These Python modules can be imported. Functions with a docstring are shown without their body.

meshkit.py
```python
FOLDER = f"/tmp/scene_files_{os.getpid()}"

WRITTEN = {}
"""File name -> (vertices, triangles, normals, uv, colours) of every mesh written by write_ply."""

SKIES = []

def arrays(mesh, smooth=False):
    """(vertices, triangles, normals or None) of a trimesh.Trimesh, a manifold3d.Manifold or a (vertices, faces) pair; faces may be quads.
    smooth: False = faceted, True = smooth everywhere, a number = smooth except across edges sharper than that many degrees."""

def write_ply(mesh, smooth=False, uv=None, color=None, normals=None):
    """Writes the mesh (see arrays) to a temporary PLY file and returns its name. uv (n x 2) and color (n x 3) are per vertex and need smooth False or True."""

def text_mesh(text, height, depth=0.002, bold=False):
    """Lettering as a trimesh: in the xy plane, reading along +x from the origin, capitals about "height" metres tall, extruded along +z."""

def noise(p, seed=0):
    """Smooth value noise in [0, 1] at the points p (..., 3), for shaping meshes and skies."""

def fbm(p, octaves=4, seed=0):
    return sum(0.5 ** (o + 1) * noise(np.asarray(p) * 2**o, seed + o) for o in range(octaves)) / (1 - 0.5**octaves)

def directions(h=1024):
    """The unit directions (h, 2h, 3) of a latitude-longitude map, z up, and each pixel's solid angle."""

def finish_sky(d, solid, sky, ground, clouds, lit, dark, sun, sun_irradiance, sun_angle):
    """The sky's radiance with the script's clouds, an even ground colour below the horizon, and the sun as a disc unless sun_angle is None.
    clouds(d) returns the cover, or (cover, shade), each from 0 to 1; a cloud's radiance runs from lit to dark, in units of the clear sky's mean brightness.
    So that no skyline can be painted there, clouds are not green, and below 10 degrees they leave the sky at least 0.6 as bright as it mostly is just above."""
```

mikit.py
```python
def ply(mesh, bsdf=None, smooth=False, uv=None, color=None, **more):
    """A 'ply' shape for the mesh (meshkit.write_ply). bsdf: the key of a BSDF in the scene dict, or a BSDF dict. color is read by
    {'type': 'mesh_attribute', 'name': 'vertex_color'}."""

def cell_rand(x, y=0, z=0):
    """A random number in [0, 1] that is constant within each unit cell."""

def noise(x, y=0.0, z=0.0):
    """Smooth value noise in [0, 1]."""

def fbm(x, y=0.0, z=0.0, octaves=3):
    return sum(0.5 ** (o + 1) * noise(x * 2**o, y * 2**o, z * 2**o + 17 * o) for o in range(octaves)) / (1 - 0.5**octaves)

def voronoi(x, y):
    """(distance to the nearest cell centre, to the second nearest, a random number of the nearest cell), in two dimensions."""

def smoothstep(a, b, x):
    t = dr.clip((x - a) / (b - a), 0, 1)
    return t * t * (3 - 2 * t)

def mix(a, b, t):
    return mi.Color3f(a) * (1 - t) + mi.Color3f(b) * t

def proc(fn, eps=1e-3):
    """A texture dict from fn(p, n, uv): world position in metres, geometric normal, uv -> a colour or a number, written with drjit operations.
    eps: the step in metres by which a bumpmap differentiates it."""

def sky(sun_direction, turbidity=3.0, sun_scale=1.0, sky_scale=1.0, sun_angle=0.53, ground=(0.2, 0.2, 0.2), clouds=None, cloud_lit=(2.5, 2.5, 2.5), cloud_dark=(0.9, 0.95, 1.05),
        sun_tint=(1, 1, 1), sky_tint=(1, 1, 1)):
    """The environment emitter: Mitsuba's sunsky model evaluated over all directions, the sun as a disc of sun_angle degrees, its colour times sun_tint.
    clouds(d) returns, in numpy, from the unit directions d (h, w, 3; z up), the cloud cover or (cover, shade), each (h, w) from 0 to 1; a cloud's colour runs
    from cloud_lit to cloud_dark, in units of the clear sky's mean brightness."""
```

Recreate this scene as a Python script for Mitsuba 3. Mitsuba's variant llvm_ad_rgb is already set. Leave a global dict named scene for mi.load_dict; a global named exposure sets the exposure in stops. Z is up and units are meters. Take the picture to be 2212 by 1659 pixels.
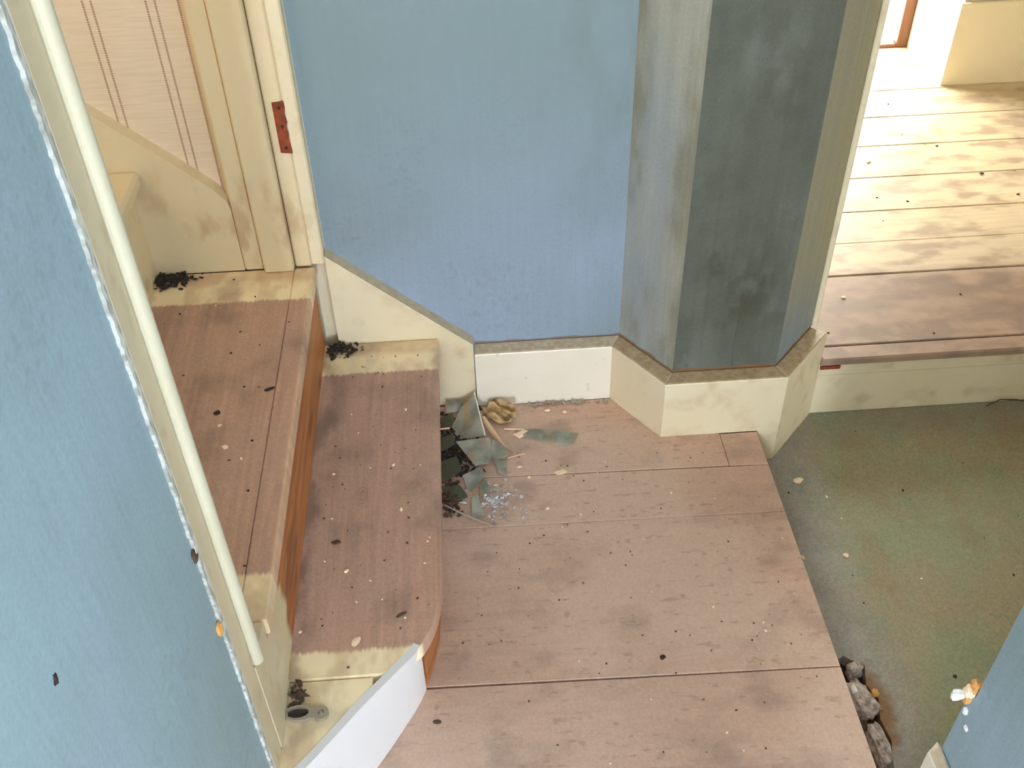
import math, random
import numpy as np, trimesh, mitsuba as mi, drjit as dr, mikit, meshkit
from shapely.geometry import Polygon
T = mi.ScalarTransform4f
scene, labels = {}, {}
random.seed(7); R = np.random.default_rng(7)

# ------------------------------------------------------------------ camera, light, exposure
cam_at = np.array([0, -1.7239, 1.55])
cam_forward = np.array([0.03574, 0.74867, -0.66198])
cam_up = np.array([0.0611, 0.65952, 0.7492])
scene['camera'] = {'type': 'perspective', 'fov': 53.55, 'fov_axis': 'x', 'near_clip': .05, 'far_clip': 50,
                   'to_world': T().look_at(origin=cam_at.tolist(), target=(cam_at + cam_forward).tolist(), up=cam_up.tolist())}
exposure = 0.12
HALL_WINDOW = (84.0, 91.0, 103.0)        # cool daylight from the glazed door at the end of the hall
ROOM_DOOR = (17.5, 16.8, 15.0)          # bright glazed door of the far room
STAIR_FILL = (4.3, 3.7, 2.8)          # added pane over the stair, warm fill for treads and wallpaper
PASSAGE_FILL = (.8, .82, .75)  # added pane at the passage end, soft fill
SKYLIGHT_FILL = (4.2, 4.25, 4.05)             # added overhead pane in the hall, fill for the landing
LEFT_FILL = (7.5, 8.0, 8.7)           # added pane opposite, behind the photographer, brightens the right wall
SIDE_FILL = (8.0, 8.6, 9.4)          # added pane to the right, behind the photographer, brightens the left wall

# ------------------------------------------------------------------ helpers
def lin(*c):
    c = np.array(c, float) / 255
    return [float(x) for x in np.where(c < .04045, c / 12.92, ((c + .055) / 1.055) ** 2.4)]
def C(*c): return mi.Color3f(*lin(*c))
N, F, SS, MIX = mikit.noise, mikit.fbm, mikit.smoothstep, mikit.mix

def add(name, mesh, m, parent=None, smooth=False, **more):
    key = (parent + '__' if parent else '') + name
    if key in scene or (key in labels):
        k = 1
        while f'{key}_{k:03d}' in scene or f'{key}_{k:03d}' in labels: k += 1
        key = f'{key}_{k:03d}'
    scene[key] = mikit.ply(mesh, m, smooth=smooth, **more)
    return key
def place(name, shape, to_world=None):
    key = name
    k = 0
    while key in scene or key in labels:
        k += 1; key = f'{name}_{k:03d}'
    scene[key] = {**shape} if to_world is None else {**shape, 'to_world': to_world}
    return key
def thing(name, label, cat, group=None, kind=None):
    key = name; k = 0
    while key in labels or key in scene:
        k += 1; key = f'{name}_{k:03d}'
    labels[key] = {'label': label, 'category': cat}
    if group: labels[key]['group'] = group
    if kind: labels[key]['kind'] = kind
    return key
def tag(key, label, cat, group=None, kind=None):
    labels[key] = {'label': label, 'category': cat}
    if group: labels[key]['group'] = group
    if kind: labels[key]['kind'] = kind
    return key
def structure(key, label, cat): return tag(key, label, cat, kind='structure')

def hull(pts): return trimesh.convex.convex_hull(np.array(pts, float))
def box(x0, x1, y0, y1, z0, z1, b=0.0):
    if b <= 0: 
        m = trimesh.creation.box((x1 - x0, y1 - y0, z1 - z0)); m.apply_translation(((x0 + x1) / 2, (y0 + y1) / 2, (z0 + z1) / 2)); return m
    p = []
    for i in (0, 1):
        for j in (0, 1):
            for k in (0, 1):
                c = np.array([(x0, x1)[i], (y0, y1)[j], (z0, z1)[k]]); s = np.array([1 - 2 * i, 1 - 2 * j, 1 - 2 * k]) * b
                for a in range(3):
                    q = c + s; q[a] = c[a]; p.append(q)
    return hull(p)
def slab(pts, z0, z1, b=.002):
    """convex plan outline, top edge eased by b"""
    pg = Polygon(pts)
    q = np.array(pg.buffer(-b, join_style=2).exterior.coords)[:-1]
    q2 = np.array(pg.buffer(-b * .3, join_style=2).exterior.coords)[:-1]
    return hull([(x, y, z0) for x, y in pts] + [(x, y, z1 - b) for x, y in pts] + [(x, y, z1 - b * .3) for x, y in q2] + [(x, y, z1) for x, y in q])
def prism_y(pts_xz, y0, y1):
    m = trimesh.creation.extrude_polygon(Polygon(pts_xz), y1 - y0, engine='earcut')
    v = m.vertices.copy(); m.vertices = np.c_[v[:, 0], y1 - v[:, 2], v[:, 1]]
    m.fix_normals(); return m
def prism_x(pts_yz, x0, x1):
    m = trimesh.creation.extrude_polygon(Polygon(pts_yz), x1 - x0, engine='earcut')
    v = m.vertices.copy(); m.vertices = np.c_[x0 + v[:, 2], v[:, 0], v[:, 1]]
    m.fix_normals(); return m
def prism_z(pts, z0, z1):
    m = trimesh.creation.extrude_polygon(Polygon(pts), z1 - z0, engine='earcut'); m.apply_translation((0, 0, z0)); return m
def cat(*ms): return trimesh.util.concatenate(list(ms))
def tube(path, r, n=6):
    path = np.array(path, float); rings = []
    for i, p in enumerate(path):
        d = path[min(i + 1, len(path) - 1)] - path[max(i - 1, 0)]; d /= np.linalg.norm(d)
        a = np.cross(d, [0, 0, 1.0] if abs(d[2]) < .9 else [1.0, 0, 0]); a /= np.linalg.norm(a); b = np.cross(d, a)
        rr = r[i] if np.ndim(r) else r
        rings.append([p + rr * (math.cos(t) * a + math.sin(t) * b) for t in np.arange(n) * 2 * math.pi / n])
    return cat(*[hull(rings[i] + rings[i + 1]) for i in range(len(path) - 1)])

# ------------------------------------------------------------------ materials
def rough(name, fn, r=.6, bump=None, scale=1.0, spec=.5, eps=1e-3):
    b = {'type': 'principled', 'base_color': mikit.proc(fn), 'roughness': r, 'specular': spec}
    if bump is not None:
        b = {'type': 'bumpmap', 'arbitrary': mikit.proc(bump, eps=eps), 'scale': scale, 'bsdf': b}
    scene[name] = {'type': 'twosided', 'bsdf': b}
def plain(name, rgb, r=.6, metallic=0.0):
    scene[name] = {'type': 'twosided', 'bsdf': {'type': 'principled', 'base_color': {'type': 'rgb', 'value': lin(*rgb)}, 'roughness': r, 'metallic': metallic}}

def wall_blue(p, n, uv):
    a = p.x + p.y
    t = F(a * 2.2, p.z * 2.0, 3.1, octaves=5)
    c = MIX(lin(142, 167, 183), lin(128, 151, 157), SS(.3, .7, t))
    fine = N(a * 380, p.z * 380); brush = N(a * 240, p.z * 9)
    c = c * (.93 + .10 * fine) * (.97 + .06 * brush)
    grime = SS(.35, .85, F(a * 5, p.z * 4, 9.0, octaves=6)) * .22
    c = MIX(c, C(104, 114, 108), grime)
    spot = SS(.68, .84, N(a * 110, p.z * 110, 4.0)) * SS(.4, .7, N(a * 9, p.z * 9, 5.0))
    return MIX(c, C(96, 102, 96), spot * .12)
rough('wall_blue_paint', wall_blue, .55)

def pier_blue(p, n, uv):
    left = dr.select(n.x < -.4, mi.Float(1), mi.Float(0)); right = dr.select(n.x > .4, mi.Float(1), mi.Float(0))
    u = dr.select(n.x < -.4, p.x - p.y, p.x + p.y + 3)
    t = F(u * 5, p.z * 3, 2.0, octaves=4)
    fine = N(u * 420, p.z * 420); streak = N(u * 120, p.z * 2.5)
    front = MIX(lin(110, 116, 112), lin(80, 85, 75), SS(.2, .65, t + (p.z - .35) * .35))  # front darker than the slanted sides, its shadow painted in with the mould
    def blot(x, z, r): return dr.exp(-(dr.square((p.x - x) / r) + dr.square((p.z - z) / (r * 1.3))))
    m = blot(.49, .42, .045) + .8 * blot(.57, .36, .05) + .6 * blot(.53, .30, .05) + .5 * blot(.56, .77, .07) + .4 * blot(.46, .6, .05)
    front = MIX(front, C(62, 62, 46), dr.clip(m, 0, 1) * SS(.25, .75, F(p.x * 40, p.z * 30, octaves=4)) * .95)
    front = MIX(front, C(70, 74, 62), SS(.45, .8, F(p.x * 26, p.z * 18, 13.0, octaves=6)) * .45)
    seam = SS(.0012, 0, dr.abs(p.x - .536 - .004 * N(3.0, p.z * 14))) * SS(.45, .2, p.z)
    front = MIX(front, C(50, 54, 50), seam * .8)
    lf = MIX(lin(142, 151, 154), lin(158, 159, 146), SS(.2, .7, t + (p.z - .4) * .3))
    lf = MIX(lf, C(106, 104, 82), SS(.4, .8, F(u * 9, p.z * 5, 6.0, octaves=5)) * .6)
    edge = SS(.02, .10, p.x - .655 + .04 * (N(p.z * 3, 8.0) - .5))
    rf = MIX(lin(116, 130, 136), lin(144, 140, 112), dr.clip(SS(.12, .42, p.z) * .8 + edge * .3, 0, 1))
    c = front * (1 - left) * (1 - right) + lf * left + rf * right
    c = c * (.90 + .14 * fine) * (.94 + .12 * streak)
    torn = SS(.006, .0, p.z - .151 - .006 * N(p.x * 60, p.y * 60))
    return MIX(c, C(120, 84, 50), torn * .8)
rough('pier_paper', pier_blue, .65)

def wall_back_fn(p, n, uv):
    c = wall_blue(p, n, uv) * mi.Color3f(.91, .84, .91)
    torn = SS(.004, .0, p.z - .151 - .004 * N(p.x * 50, 1.0)) * SS(.0, .004, p.x)
    up = SS(.35, .95, p.z + .15 * F(p.x * 4, p.z * 3, 5.0))  # upper wall dimmed and greened, low window light painted into the colour
    c = MIX(c, C(112, 134, 138), up * .8)
    mould = SS(.15, .31, p.x) * SS(.2, .75, p.z) * SS(.3, .75, F(p.x * 14, p.z * 6, 1.0, octaves=5))
    c = MIX(c, C(92, 102, 92), mould * .45)
    return MIX(c, C(112, 84, 60), torn * .7)
rough('back_paper', wall_back_fn, .6)

def cream_fn(p, n, uv):
    base = MIX(lin(216, 206, 178), lin(208, 195, 162), F(p.x * 6 + p.y * 4, p.y * 5, p.z * 6))
    grime = SS(.5, .9, F(p.x * 24 + p.y * 10, p.y * 24, p.z * 20, octaves=5))
    base = MIX(base, C(160, 130, 92), grime * .4)
    dust = SS(.6, .9, n.z) * (.55 + .4 * N(p.x * 140, p.y * 140))
    return MIX(base, C(158, 132, 100), dust)
rough('cream_paint', cream_fn, .42)
def white_fn(p, n, uv):
    base = MIX(lin(226, 222, 210), lin(216, 208, 188), F(p.x * 8, p.y * 8, p.z * 8))
    scuff = SS(.66, .8, F(p.x * 40, p.y * 40, p.z * 26))
    base = MIX(base, C(150, 138, 120), scuff * .4)
    dust = SS(.6, .9, n.z) * (.5 + .4 * N(p.x * 140, p.y * 140))
    return MIX(base, C(176, 152, 116), dust)
rough('white_paint', white_fn, .4)
def casing_fn(p, n, uv):
    base = MIX(lin(196, 184, 156), lin(186, 172, 142), F(p.x * 9, p.y * 14, p.z * 4))
    return MIX(base, C(136, 110, 76), SS(.55, .85, F(p.x * 30, p.y * 40, p.z * 14, octaves=5)) * .4)
rough('casing_paint', casing_fn, .45)
rough('bead_paint', lambda p, n, uv: MIX(lin(190, 187, 166), lin(180, 175, 150), F(p.x * 9, p.y * 9, p.z * 9)), .45)
plain('white_gloss', (212, 212, 214), .35)
def jamb_fn(p, n, uv):
    base = MIX(lin(218, 206, 176), lin(208, 190, 152), F(p.x * 9, p.y * 7, p.z * 3))
    rub = SS(.5, .75, F(p.x * 30, p.y * 30, p.z * 12, octaves=4)) * SS(.75, .4, p.z)
    return MIX(base, C(156, 112, 68), rub * .5)
rough('jamb_paint', jamb_fn, .42)

def grain(a, b, s=1.0):
    """lines running along b"""
    w = N(a * 9 * s, b * 1.6) * 2.2
    return .55 * N(a * 95 * s + w * 3, b * 5) + .45 * N(a * 260 * s, b * 14)
def ring(x, y, cx, cy, r):
    d = dr.sqrt(dr.square((x - cx) * 1.6) + dr.square((y - cy) * .75))
    return .5 + .5 * dr.sin(d * 900 + 3 * N(x * 60, y * 60)), SS(r, r * .25, d)
def brown_wood(p, along_y):
    a, b = (p.x, p.y) if along_y else (p.y, p.x)
    g = grain(a, b)
    t = F(p.x * 5, p.y * 5, 1.5, octaves=4)
    c = MIX(lin(190, 152, 132), lin(164, 130, 114), g)
    c = MIX(c, C(170, 142, 128), SS(.35, .8, t) * .65)
    speck = N(p.x * 330, p.y * 330)
    return c * (.90 + .16 * speck)
def tread_fn(p, n, uv):
    c = brown_wood(p, True)
    k1, w1 = ring(p.x, p.y, -.475, -.135, .035); k2, w2 = ring(p.x, p.y, -.215, -.47, .03)
    c = MIX(c, C(126, 86, 66), k1 * w1 * .45); c = MIX(c, C(120, 82, 64), k2 * w2 * .45)
    rag = .005 * N(p.x * 420, 2.0) + .004 * N(p.x * 60, 7.0)
    upper = dr.select(p.z > .3, mi.Float(1), mi.Float(0))
    e0 = -.128 * upper + -.125 * (1 - upper); e1 = -.800
    cream = dr.maximum(SS(e0 - .008, e0 + .002, p.y - rag + .008), SS(e1 + .006, e1 - .004, p.y + rag - .008))
    paint = MIX(lin(242, 226, 190), lin(228, 208, 168), F(p.x * 20, p.y * 20, 3.0))
    wear = SS(.45, .72, F(p.x * 26, p.y * 16, 11.0, octaves=4))
    paint = MIX(paint, C(180, 146, 112), wear * .45)
    pinkdust = SS(-.085, -.06, p.y) * (.5 + .4 * N(p.x * 70, p.y * 70))
    paint = MIX(paint, C(184, 150, 120), pinkdust * .7)
    c = MIX(c, paint, cream)
    worn = SS(-.3125, -.3065, p.x) * upper * (.4 + .5 * N(p.y * 80, 5.0))
    c = MIX(c, C(214, 176, 142), worn * (1 - cream))
    shade_grit = SS(-.235, -.305, p.x) * (1 - upper) * SS(.35, .75, F(p.x * 22, p.y * 12, 31.0, octaves=5))  # shade beside the riser painted in, mixed with corner dirt
    c = MIX(c, C(92, 74, 64), shade_grit * .6)
    stain = SS(.52, .85, F(p.x * 13, p.y * 11, 21.0, octaves=5))
    c = MIX(c, C(104, 90, 82), stain * .42)
    return c
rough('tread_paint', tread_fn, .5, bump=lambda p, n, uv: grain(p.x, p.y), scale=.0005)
def riser_fn(p, n, uv):
    g = grain(p.z, p.y, .7)
    c = MIX(lin(178, 116, 68), lin(140, 84, 46), g)
    c = MIX(c, C(100, 58, 34), SS(.62, .8, F(p.y * 6, p.z * 20, 4.0)) * .6)
    e = -.775 + .03 * N(p.z * 60, 1.0) + .05 * (p.z - .25)
    return MIX(c, MIX(lin(206, 192, 160), lin(190, 172, 136), F(p.y * 9, p.z * 9, 2.0)), SS(e + .012, e - .012, p.y))
rough('riser_paint', riser_fn, .5)

def landing_fn(p, n, uv):
    row = mikit.cell_rand(dr.floor((p.y + 5) * 3.0), 5)
    c = brown_wood(p, False)
    c = MIX(c, C(196, 164, 144), .38 + .15 * row)
    worn = F(p.x * 3.2, p.y * 3.2, 8.0, octaves=4)
    c = MIX(c, C(206, 180, 162), SS(.35, .75, worn) * .55)
    dirt = SS(.5, .85, F(p.x * 11, p.y * 17, 14.0, octaves=5))
    c = MIX(c, C(124, 104, 96), dirt * .42)
    scr = SS(.66, .86, F(p.x * 50, p.y * 120, 3.0, octaves=3)) * .35
    c = MIX(c, C(120, 96, 86), scr)
    return c * (.93 + .12 * N(p.x * 300, p.y * 300, 9.0))
rough('landing_wood', landing_fn, .5, bump=lambda p, n, uv: grain(p.y, p.x), scale=.0005)
def room_fn(p, n, uv):
    g = grain(p.y, p.x)
    t = F(p.x * 4, p.y * 6, 2.0, octaves=4)
    c = MIX(lin(208, 192, 160), lin(184, 166, 136), g)
    c = MIX(c, C(186, 172, 152), SS(.35, .75, t) * .6)
    dirt = SS(.42, .8, F(p.x * 14, p.y * 30, 5.0, octaves=6))
    c = MIX(c, C(146, 126, 106), dirt * .75)
    fr = SS(.30, .22, p.y)                       # doorway boards mixed darker than the room
    return MIX(c, MIX(lin(150, 124, 108), lin(122, 100, 90), SS(.3, .7, F(p.x * 14, p.y * 22, 3.0, octaves=5))), fr * .85)
rough('room_wood', room_fn, .5)
def lino_fn(p, n, uv):
    t = F(p.x * 7, p.y * 7, 1.0, octaves=4); u = F(p.x * 16, p.y * 16, 6.0, octaves=4)
    c = MIX(lin(136, 142, 114), lin(144, 136, 110), SS(.3, .7, t))
    c = MIX(c, C(118, 138, 114), SS(.5, .75, u) * .4)
    c = MIX(c, C(138, 120, 90), SS(.5, .8, F(p.x * 14, p.y * 14, 16.0, octaves=5)) * .5)
    dust = F(p.x * 26, p.y * 26, 30.0, octaves=3)  # mottling inside the painted light band below
    foot = SS(.80, .66, p.x + .05 * (N(p.y * 9, 3.0) - .5))          # pale grey band along the platform, hall light painted into the lino
    c = MIX(c, MIX(lin(150, 148, 146), lin(120, 118, 116), dust), foot * .8)
    near = SS(-.17, -.06, p.y + .05 * N(p.x * 12, 2.0))
    c = MIX(c, C(104, 100, 92), near * .4)
    brown = SS(.06, .03, dr.sqrt(dr.square((p.x - .672) * 1.2) + dr.square((p.y + .80) * .42)) + .018 * N(p.x * 90, p.y * 90))
    c = MIX(c, C(118, 84, 48), brown * .9)
    return c * (.86 + .24 * N(p.x * 320, p.y * 320))
rough('lino', lino_fn, .5)
def stairpaper_fn(p, n, uv):
    c = MIX(lin(222, 206, 186), lin(210, 192, 166), F(p.x * 9, p.z * 6, 2.0))
    weave = N(p.x * 30, p.z * 330); c = c * (.94 + .10 * weave)
    dots = SS(.30, .55, .5 + .5 * dr.sin(p.z * 1500))
    line = mi.Float(0)
    for x in (-.612, -.598, -.509, -.494, -.456, -.447, -.716, -.702):
        line = dr.maximum(line, SS(.0024, .0012, dr.abs(p.x - x)))
    c = MIX(c, C(150, 116, 86), line * (.35 + .55 * dots))
    grime = SS(.16, .0, p.z - (.72 + (-.62 - p.x) * 1.0)) * .0
    band = SS(-.452, -.44, p.x)
    c = MIX(c, C(214, 202, 172), band)
    return c
rough('stair_paper', stairpaper_fn, .7)
def rust_fn(p, n, uv): return MIX(lin(150, 70, 34), lin(88, 38, 20), F(p.x * 90, p.y * 90, p.z * 70))
rough('rusty_wood', rust_fn, .8)
def paper_edge_fn(p, n, uv): return MIX(lin(184, 187, 182), lin(142, 144, 136), SS(.3, .7, F(p.y * 260, p.z * 70, 1.0)))
rough('torn_paper', paper_edge_fn, .9)
def plaster_fn(p, n, uv): return MIX(lin(188, 176, 170), lin(138, 124, 114), SS(.3, .7, F(p.x * 130, p.y * 130, p.z * 130, octaves=4)))
rough('rubble_plaster', plaster_fn, .95)
def brownleaf_fn(p, n, uv): return MIX(lin(192, 164, 118), lin(112, 84, 54), SS(.35, .75, F(p.x * 50 + p.y * 40, p.y * 190 + p.x * 100, p.z * 60, octaves=4)))
rough('dry_leaf', brownleaf_fn, .8)
def frame_fn(p, n, uv): return MIX(lin(120, 76, 44), lin(84, 50, 28), F(p.x * 40, p.y * 40, p.z * 4))
rough('brown_frame', frame_fn, .5)
def neutral_fn(p, n, uv): return MIX(lin(206, 200, 186), lin(196, 188, 172), N(p.x * 2, p.y * 2, p.z * 2))
rough('plain_distemper', neutral_fn, .8)
plain('dark_crumb', (74, 56, 44), .8)
plain('room_cream', (240, 230, 196), .6)
plain('black_crumb', (44, 34, 30), .8)
plain('pale_chip', (232, 208, 178), .7)
plain('white_plaster', (226, 228, 232), .8)
plain('orange_plaster', (196, 146, 84), .9)
plain('splinter_wood', (206, 172, 136), .7)
plain('dull_metal', (176, 172, 160), .35, .7)
plain('grey_stick', (150, 140, 124), .7)
plain('earth_fill', (84, 66, 50), .95)
def glass_dust(p, n, uv):
    c = MIX(lin(178, 178, 164), lin(120, 124, 110), SS(.25, .75, F(p.x * 26, p.y * 26, 3.0, octaves=4)))
    return MIX(c, C(176, 142, 98), SS(.55, .75, F(p.x * 45, p.y * 45, 9.0, octaves=3)) * .6)
scene['dusty_glass'] = {'type': 'blendbsdf', 'weight': mikit.proc(lambda p, n, uv: .55 + .40 * F(p.x * 40, p.y * 40, p.z * 40)),
                        'a': {'type': 'thindielectric'}, 'b': {'type': 'twosided', 'bsdf': {'type': 'principled', 'base_color': mikit.proc(glass_dust), 'roughness': .3}}}
scene['shaded_glass'] = {'type': 'blendbsdf', 'weight': .75, 'a': {'type': 'thindielectric'}, 'b': {'type': 'twosided', 'bsdf': {'type': 'principled', 'base_color': {'type': 'rgb', 'value': lin(84, 90, 74)}, 'roughness': .3}}}  # darker copy of the glass, step shadow painted into it
plain('glass_crumb', (188, 188, 192), .25)
plain('glass_edge', (214, 222, 206), .25)

# ------------------------------------------------------------------ dimensions (metres; z = 0 is the landing, y = 0 the back wall)
HB, TS, HP, H1, H2, H3, ZR = .1515, .0398, -.0896, .1957, .3961, .628, .081
P0, P1, P2, P3 = (.3207, 0), (.4135, -.1344), (.6329, -.1341), (.744, -.0117)
XP, XR2, TOP = .6038, -.313, 2.5

def offset_line(pts, t):
    pts = [np.array(q, float) for q in pts]; nr = []
    for a, b in zip(pts[:-1], pts[1:]):
        d = (b - a) / np.linalg.norm(b - a); nr.append(np.array([d[1], -d[0]]))
    out = [pts[0] + nr[0] * t]
    for i in range(1, len(pts) - 1): out.append(pts[i] + (nr[i - 1] + nr[i]) / (1 + nr[i - 1] @ nr[i]) * t)
    out.append(pts[-1] + nr[-1] * t); return out

# ------------------------------------------------------------------ walls
structure(add('wall_back', box(-.284, P0[0], 0, .14, -.15, TOP), 'back_paper'), 'faded blue papered wall behind the landing, above the sloping cream board', 'wall')
structure(add('wall_pier', prism_z([P0, P1, P2, P3, (P3[0], .14), (P0[0], .14)], -.15, TOP), 'pier_paper'), 'boxed-out pier with slanted sides in mould-stained grey blue paper, shadow on its front painted in', 'wall')
wl = structure(add('wall_left', cat(box(-.45, -.315, -2.0, -.994, -.15, TOP), box(-.45, -.315, -5.3, -3.0, -.15, TOP), box(-.45, -.315, -3.0, -2.0, -.15, .70), box(-.45, -.315, -3.0, -2.0, 1.90, TOP)), 'wall_blue_paint'), 'blue painted hall wall at the left beside the cream door casing', 'wall')
structure(add('wall_stair', box(-2.4, -.284, .0, .14, -.15, TOP), 'stair_paper'), 'beige striped wallpaper on the wall of the stair cupboard', 'wall')
structure(add('wall_stair_near', box(-2.4, -.45, -1.06, -.94, -.15, TOP), 'plain_distemper'), 'inner side wall of the stair, hidden behind the casing', 'wall')
structure(add('wall_stair_end', box(-2.5, -2.4, -1.06, .14, -.15, TOP), 'plain_distemper'), 'end wall at the head of the stair', 'wall')
structure(add('wall_over_door', box(-.45, -.315, -.994, 0, 2.05, TOP), 'wall_blue_paint'), 'blue wall above the stair doorway', 'wall')
wr = structure(add('wall_right', cat(box(.653, .76, -5.3, -1.0, -.15, .30), box(.653, .76, -2.0, -1.014, .30, TOP), box(.653, .76, -5.3, -3.0, .30, TOP), box(.653, .76, -3.0, -2.0, .30, .70), box(.653, .76, -3.0, -2.0, 1.90, TOP)), 'wall_blue_paint'), 'blue hall wall at the lower right with a broken corner', 'wall')
structure(add('wall_passage', box(.76, 3.0, -1.15, -1.03, -.15, TOP), 'plain_distemper'), 'side wall of the passage over the green floor', 'wall')
structure(add('wall_passage_end', box(3.0, 3.1, -1.15, .1, -.15, TOP), 'plain_distemper'), 'end wall of the passage', 'wall')
structure(add('wall_room_front', cat(box(1.72, 3.6, 0, .25, -.15, TOP), box(.757, 1.72, 0, .25, 2.0, TOP)), 'plain_distemper'), 'wall beside the opening to the bright room', 'wall')
structure(add('wall_room_left', box(.2, .3, .14, 1.75, 0, TOP), 'plain_distemper'), 'left wall of the bright room', 'wall')
structure(add('wall_room_inner', box(.3, .744, .14, .25, -.15, TOP), 'plain_distemper'), 'room side of the wall behind the pier', 'wall')
structure(add('wall_room_right', box(3.6, 3.7, 0, 1.75, 0, TOP), 'plain_distemper'), 'right wall of the bright room', 'wall')
structure(add('wall_room_back', cat(box(.3, .85, 1.6, 1.75, 0, TOP), box(1.545, 3.6, 1.6, 1.75, 0, TOP), box(.85, 1.545, 1.6, 1.75, 2.05, TOP)), 'plain_distemper'), 'back wall of the bright room round its glazed door', 'wall')
structure(add('wall_hall_end', cat(box(-.45, -.31, -5.4, -5.3, -.15, TOP), box(.05, .76, -5.4, -5.3, -.15, TOP), box(-.31, .05, -5.4, -5.3, -.15, .22), box(-.31, .05, -5.4, -5.3, 1.38, TOP)), 'plain_distemper'), 'end wall of the hall round its low window', 'wall')
structure(add('ceiling', box(-2.5, 3.7, -5.4, 1.75, TOP, TOP + .1), 'plain_distemper'), 'plain ceiling over hall and rooms', 'ceiling')

# torn paper edge along the left wall, and specks on it
zz = np.arange(.0, 2.3, .0045)
jag = np.array([.0032 * R.random() + .0015 * meshkit.noise(np.array([z * 90, 0, 0])) + .0015 * (meshkit.noise(np.array([z * 8, 3, 0]))) for z in zz])
poly = [(-.9937, z) for z in zz] + [(-.9995 - j, z) for z, j in zip(zz[::-1], jag[::-1])]
k = add('torn_paper_edge', prism_x(poly, -.315, -.3113), 'torn_paper', wl); labels[k] = {'label': 'ragged pale torn edge of the blue paper'}
def speck(r, seed, flat=.5, sub=1):
    m = trimesh.creation.icosphere(subdivisions=sub, radius=1)
    v = m.vertices; rr = np.random.default_rng(seed)
    k = 1 + .45 * (meshkit.noise(v * 1.4 + rr.random(3) * 50) - .5) * 2
    m.vertices = v * k[:, None] * np.array([r, r * (.5 + .4 * rr.random()), r * flat]); return m
def onx(mesh, x, y, z): m = mesh.copy(); m.vertices = np.c_[m.vertices[:, 2], m.vertices[:, 1], m.vertices[:, 0]]; m.apply_translation((x, y, z)); return m
add('nail_hole', onx(speck(.005, 3, .3), -.315, -1.295, .914), 'black_crumb', wl)
add('torn_flake', onx(speck(.011, 4, .3), -.3135, -1.004, .693), 'dark_crumb', wl)
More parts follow.
